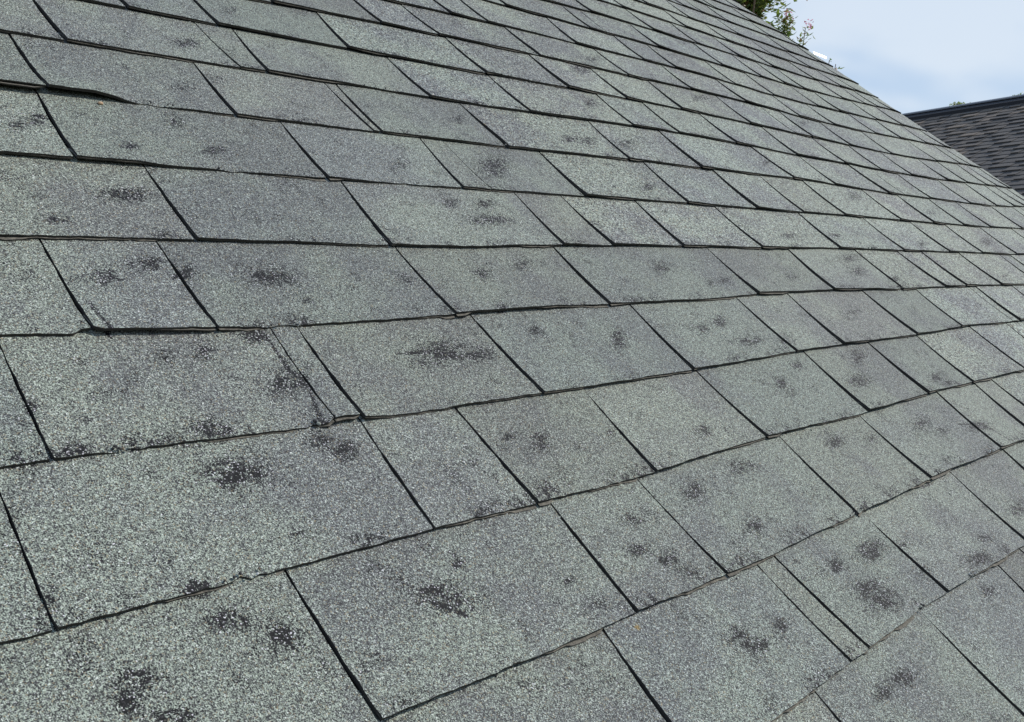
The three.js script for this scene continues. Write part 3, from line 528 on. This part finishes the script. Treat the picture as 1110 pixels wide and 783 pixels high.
class Leaves {
  constructor(seed) { this.r = rng(seed); this.P = []; this.C = []; }
  add(x, y, z, len, wid, col, droop = 0.2) {
    const r = this.r, a = r() * 6.283, tilt = (r() - 0.35) * 1.4 - droop, d = new THREE.Vector3(Math.cos(a) * Math.cos(tilt), Math.sin(tilt), Math.sin(a) * Math.cos(tilt));
    const s = new THREE.Vector3(-Math.sin(a), (r() - 0.5) * 0.9, Math.cos(a)).normalize(), n = new THREE.Vector3().crossVectors(d, s).normalize(), o = new THREE.Vector3(x, y, z);
    const A = o, B = o.clone().addScaledVector(d, len * 0.45).addScaledVector(s, wid * 0.5).addScaledVector(n, wid * 0.12), Cc = o.clone().addScaledVector(d, len).addScaledVector(n, -len * 0.1), D = o.clone().addScaledVector(d, len * 0.45).addScaledVector(s, -wid * 0.5).addScaledVector(n, wid * 0.12);
    for (const v of [A, B, Cc, A, Cc, D]) { this.P.push(v.x, v.y, v.z); if (col) this.C.push(...col); }
  }
  mesh(name, mat, parent) { const g = new THREE.BufferGeometry(); g.setAttribute('position', new THREE.Float32BufferAttribute(this.P, 3)); if (this.C.length) g.setAttribute('color', new THREE.Float32BufferAttribute(this.C, 3)); g.computeVertexNormals(); const m = shade(new THREE.Mesh(g, mat)); m.name = name; parent.add(m); return m; }
}
const leafCol = r => { const t = r(); return t < 0.4 ? [0.12 + 0.04 * r(), 0.19 + 0.06 * r(), 0.045] : t < 0.9 ? [0.28, 0.32 + 0.05 * r(), 0.065] : [0.26, 0.15, 0.06]; };
{
  const base = new THREE.Vector3(6.95, GROUND, -3.95), V = (x, y, z) => new THREE.Vector3(x - base.x, y - base.y, z - base.z);
  const tree = new THREE.Group(); tree.name = 'flowering_tree'; tree.position.copy(base); tree.userData = { label: 'leafy tree with pink blossoms rising behind the shingled roof edge', category: 'tree' }; scene.add(tree);
  const r = rng(31), lv = new Leaves(5), fl = new Leaves(6), woods = [];
  woods.push(limb([V(6.95, GROUND, -3.95), V(6.9, -1.2, -3.9), V(6.93, 0.6, -3.85)], 0.085, 0.06));
  const C = V(6.84, 2.84, -3.57);
  for (let i = 0; i < 46; i++) {         // leafy twigs through the crown
    const a = r() * 6.283, e = Math.asin(r() * 2 - 1), R = 0.80 * Math.pow(r(), 0.33), c = new THREE.Vector3(C.x + Math.cos(a) * Math.cos(e) * R, C.y + Math.sin(e) * R * 1.02, C.z + Math.sin(a) * Math.cos(e) * R);
    if (i % 2 === 0 && R < 0.5) woods.push(limb([V(6.93, 0.5, -3.85), new THREE.Vector3((c.x) * 0.5, 3.9 + r() * 0.4, (c.z + 0.1) * 0.5), c], 0.013, 0.004));
    const q = 46 + (r() * 30 | 0); for (let j = 0; j < q; j++) { const g = () => (r() + r() + r() - 1.5) * 0.2; lv.add(c.x + g(), c.y + g() * 1.1, c.z + g(), 0.05 + 0.03 * r(), 0.026, leafCol(r), 0.35); }
    if (r() < 0.45) for (let j = 0; j < 22; j++) { const g = () => (r() - 0.5) * 0.09; fl.add(c.x + g() , c.y + 0.12 + g(), c.z + g() , 0.02, 0.02, null, 0); }
  }
  for (const [x, y, z, rad, q] of [[6.99, 2.27, -3.36, 0.13, 420], [6.88, 2.17, -3.46, 0.12, 320], [6.8, 2.2, -3.55, 0.13, 260], [6.93, 2.2, -3.42, 0.14, 380], [7.07, 2.36, -3.27, 0.12, 300], [6.87, 2.3, -3.52, 0.14, 300], [6.98, 2.45, -3.38, 0.14, 260], [6.96, 2.13, -3.38, 0.08, 200]]) {
    const c = V(x, y, z); for (let j = 0; j < q * 1.5; j++) { const g = () => (r() + r() + r() - 1.5) * rad * 1.15; lv.add(c.x + g(), c.y + g(), c.z + g(), 0.05 + 0.025 * r(), 0.03, leafCol(r), 0.35); }
    for (let n = 0; n < 3; n++) { const ox = (r() - 0.5) * rad * 1.6, oy = (r() - 0.5) * rad * 1.6, oz = (r() - 0.5) * rad * 1.6; for (let j = 0; j < 16; j++) { const g = () => (r() - 0.5) * 0.05; fl.add(c.x + ox + g(), c.y + oy + g(), c.z + oz + g(), 0.022, 0.022, null, 0); } }
    woods.push(limb([V(6.93, 0.5, -3.85), V((6.93 + x) / 2, 1.5, (z - 3.85) / 2 - 0.05), c], 0.011, 0.004));
  }
  // shoots beside the crown: [tip x, y, z, leaves, spread, height of the leafy part, blossom]
  for (const [x, y, z, n, sprd, hgt, bl] of [[7.098, 2.07, -3.155, 260, 0.04, 0.2, 1], [7.165, 1.985, -3.03, 26, 0.045, 0.13, 1], [7.05, 2.03, -3.24, 34, 0.03, 0.1, 0], [7.02, 2.0, -3.3, 30, 0.04, 0.08, 0], [7.255, 1.715, -2.83, 5, 0.02, 0.05, 0], [7.235, 1.745, -2.87, 4, 0.02, 0.05, 0], [7.075, 2.0, -3.2, 20, 0.04, 0.1, 0]]) {
    const tip = V(x, y, z); woods.push(limb([V(6.93, 0.3, -3.85), V((6.93 + x) / 2 + 0.05, 1.0, (z - 3.85) / 2), tip.clone().add(new THREE.Vector3(0, -0.12, 0)), tip], 0.012, 0.0025));
    for (let j = 0; j < n; j++) { const t = r(); const g = () => (r() + r() - 1) * sprd * 1.6; lv.add(tip.x + g(), tip.y - hgt * t, tip.z + g(), 0.035 + 0.025 * r(), 0.018, leafCol(r), 0.0); }
    if (bl) for (let j = 0; j < 30; j++) { const g = () => (r() - 0.5) * 0.045; fl.add(tip.x + g() + 0.02, tip.y + 0.02 + g() * 1.6, tip.z + g() + 0.02, 0.018, 0.018, null, 0); }
  }
  const trunk = shade(new THREE.Mesh(mergeGeometries(woods), barkMat)); trunk.name = 'trunk'; tree.add(trunk);
  lv.mesh('crown', leafMat, tree); fl.mesh('blossoms', petalMat, tree);
}
// tops of two trees far behind the neighbour's ridge
for (const [i, x, z, top, rad, label] of [[0, 27.1, -8.7, 4.16, 1.5, 'green treetop just showing over the dark ridge of the neighbouring roof'], [1, 27.48, -7.33, 4.30, 1.6, 'green treetop just showing over the dark ridge of the neighbouring roof']]) {
  const t = new THREE.Group(); t.name = i ? 'distant_tree_001' : 'distant_tree'; t.position.set(x, GROUND, z); t.userData = { label, category: 'tree', group: 'trees behind the neighbouring ridge' }; scene.add(t);
  const r = rng(600 + i), lv = new Leaves(610 + i), h = top - GROUND; const woods = [limb([new THREE.Vector3(), new THREE.Vector3(0.05, h * 0.3, 0), new THREE.Vector3(0, h * 0.9, 0)], 0.16, 0.02)];
  for (let k = 0; k < 150; k++) { const yy = Math.pow(r(), 0.7), rr = rad * Math.pow(1 - yy, 0.75) * Math.sqrt(r()), a = r() * 6.283, cx = Math.cos(a) * rr, cy = h - 0.1 - (1 - yy) * h * 0.55, cz = Math.sin(a) * rr; if (k % 10 === 0) woods.push(limb([new THREE.Vector3(0, cy * 0.85, 0), new THREE.Vector3(cx * 0.6, cy * 0.95, cz * 0.6), new THREE.Vector3(cx, cy, cz)], 0.03, 0.006)); for (let j = 0; j < 34; j++) { const g = () => (r() + r() - 1) * 0.26; lv.add(cx + g(), Math.min(h, cy + g()), cz + g(), 0.09, 0.045, leafCol(r)); } }
  const trunk = shade(new THREE.Mesh(mergeGeometries(woods), barkMat)); trunk.name = 'trunk'; t.add(trunk); lv.mesh('crown', leafMat, t);
}
// ---------------------------------------------------------------- a pebble under the lifted shingle
{
  const g = new THREE.IcosahedronGeometry(0.0026, 1), p = g.attributes.position; for (let i = 0; i < p.count; i++) { const s = 0.8 + 0.4 * vnoise(p.getX(i) * 300, p.getY(i) * 300 + p.getZ(i) * 200, 4); p.setXYZ(i, p.getX(i) * s * 1.2, p.getY(i) * s * 0.8, p.getZ(i) * s); } g.computeVertexNormals();
  const m = shade(new THREE.Mesh(g, new THREE.MeshStandardMaterial({ color: lin(0.42, 0.28, 0.17), roughness: 0.9 }))); m.name = 'pebble';
  m.userData = { label: 'tiny tan pebble lying under the lifted shingle edge', category: 'pebble' }; m.position.copy(roofToWorld(PEBBLE[0] * E, PEBBLE[1] * E, -0.0035)); scene.add(m);
}
renderer.render(scene, camera);
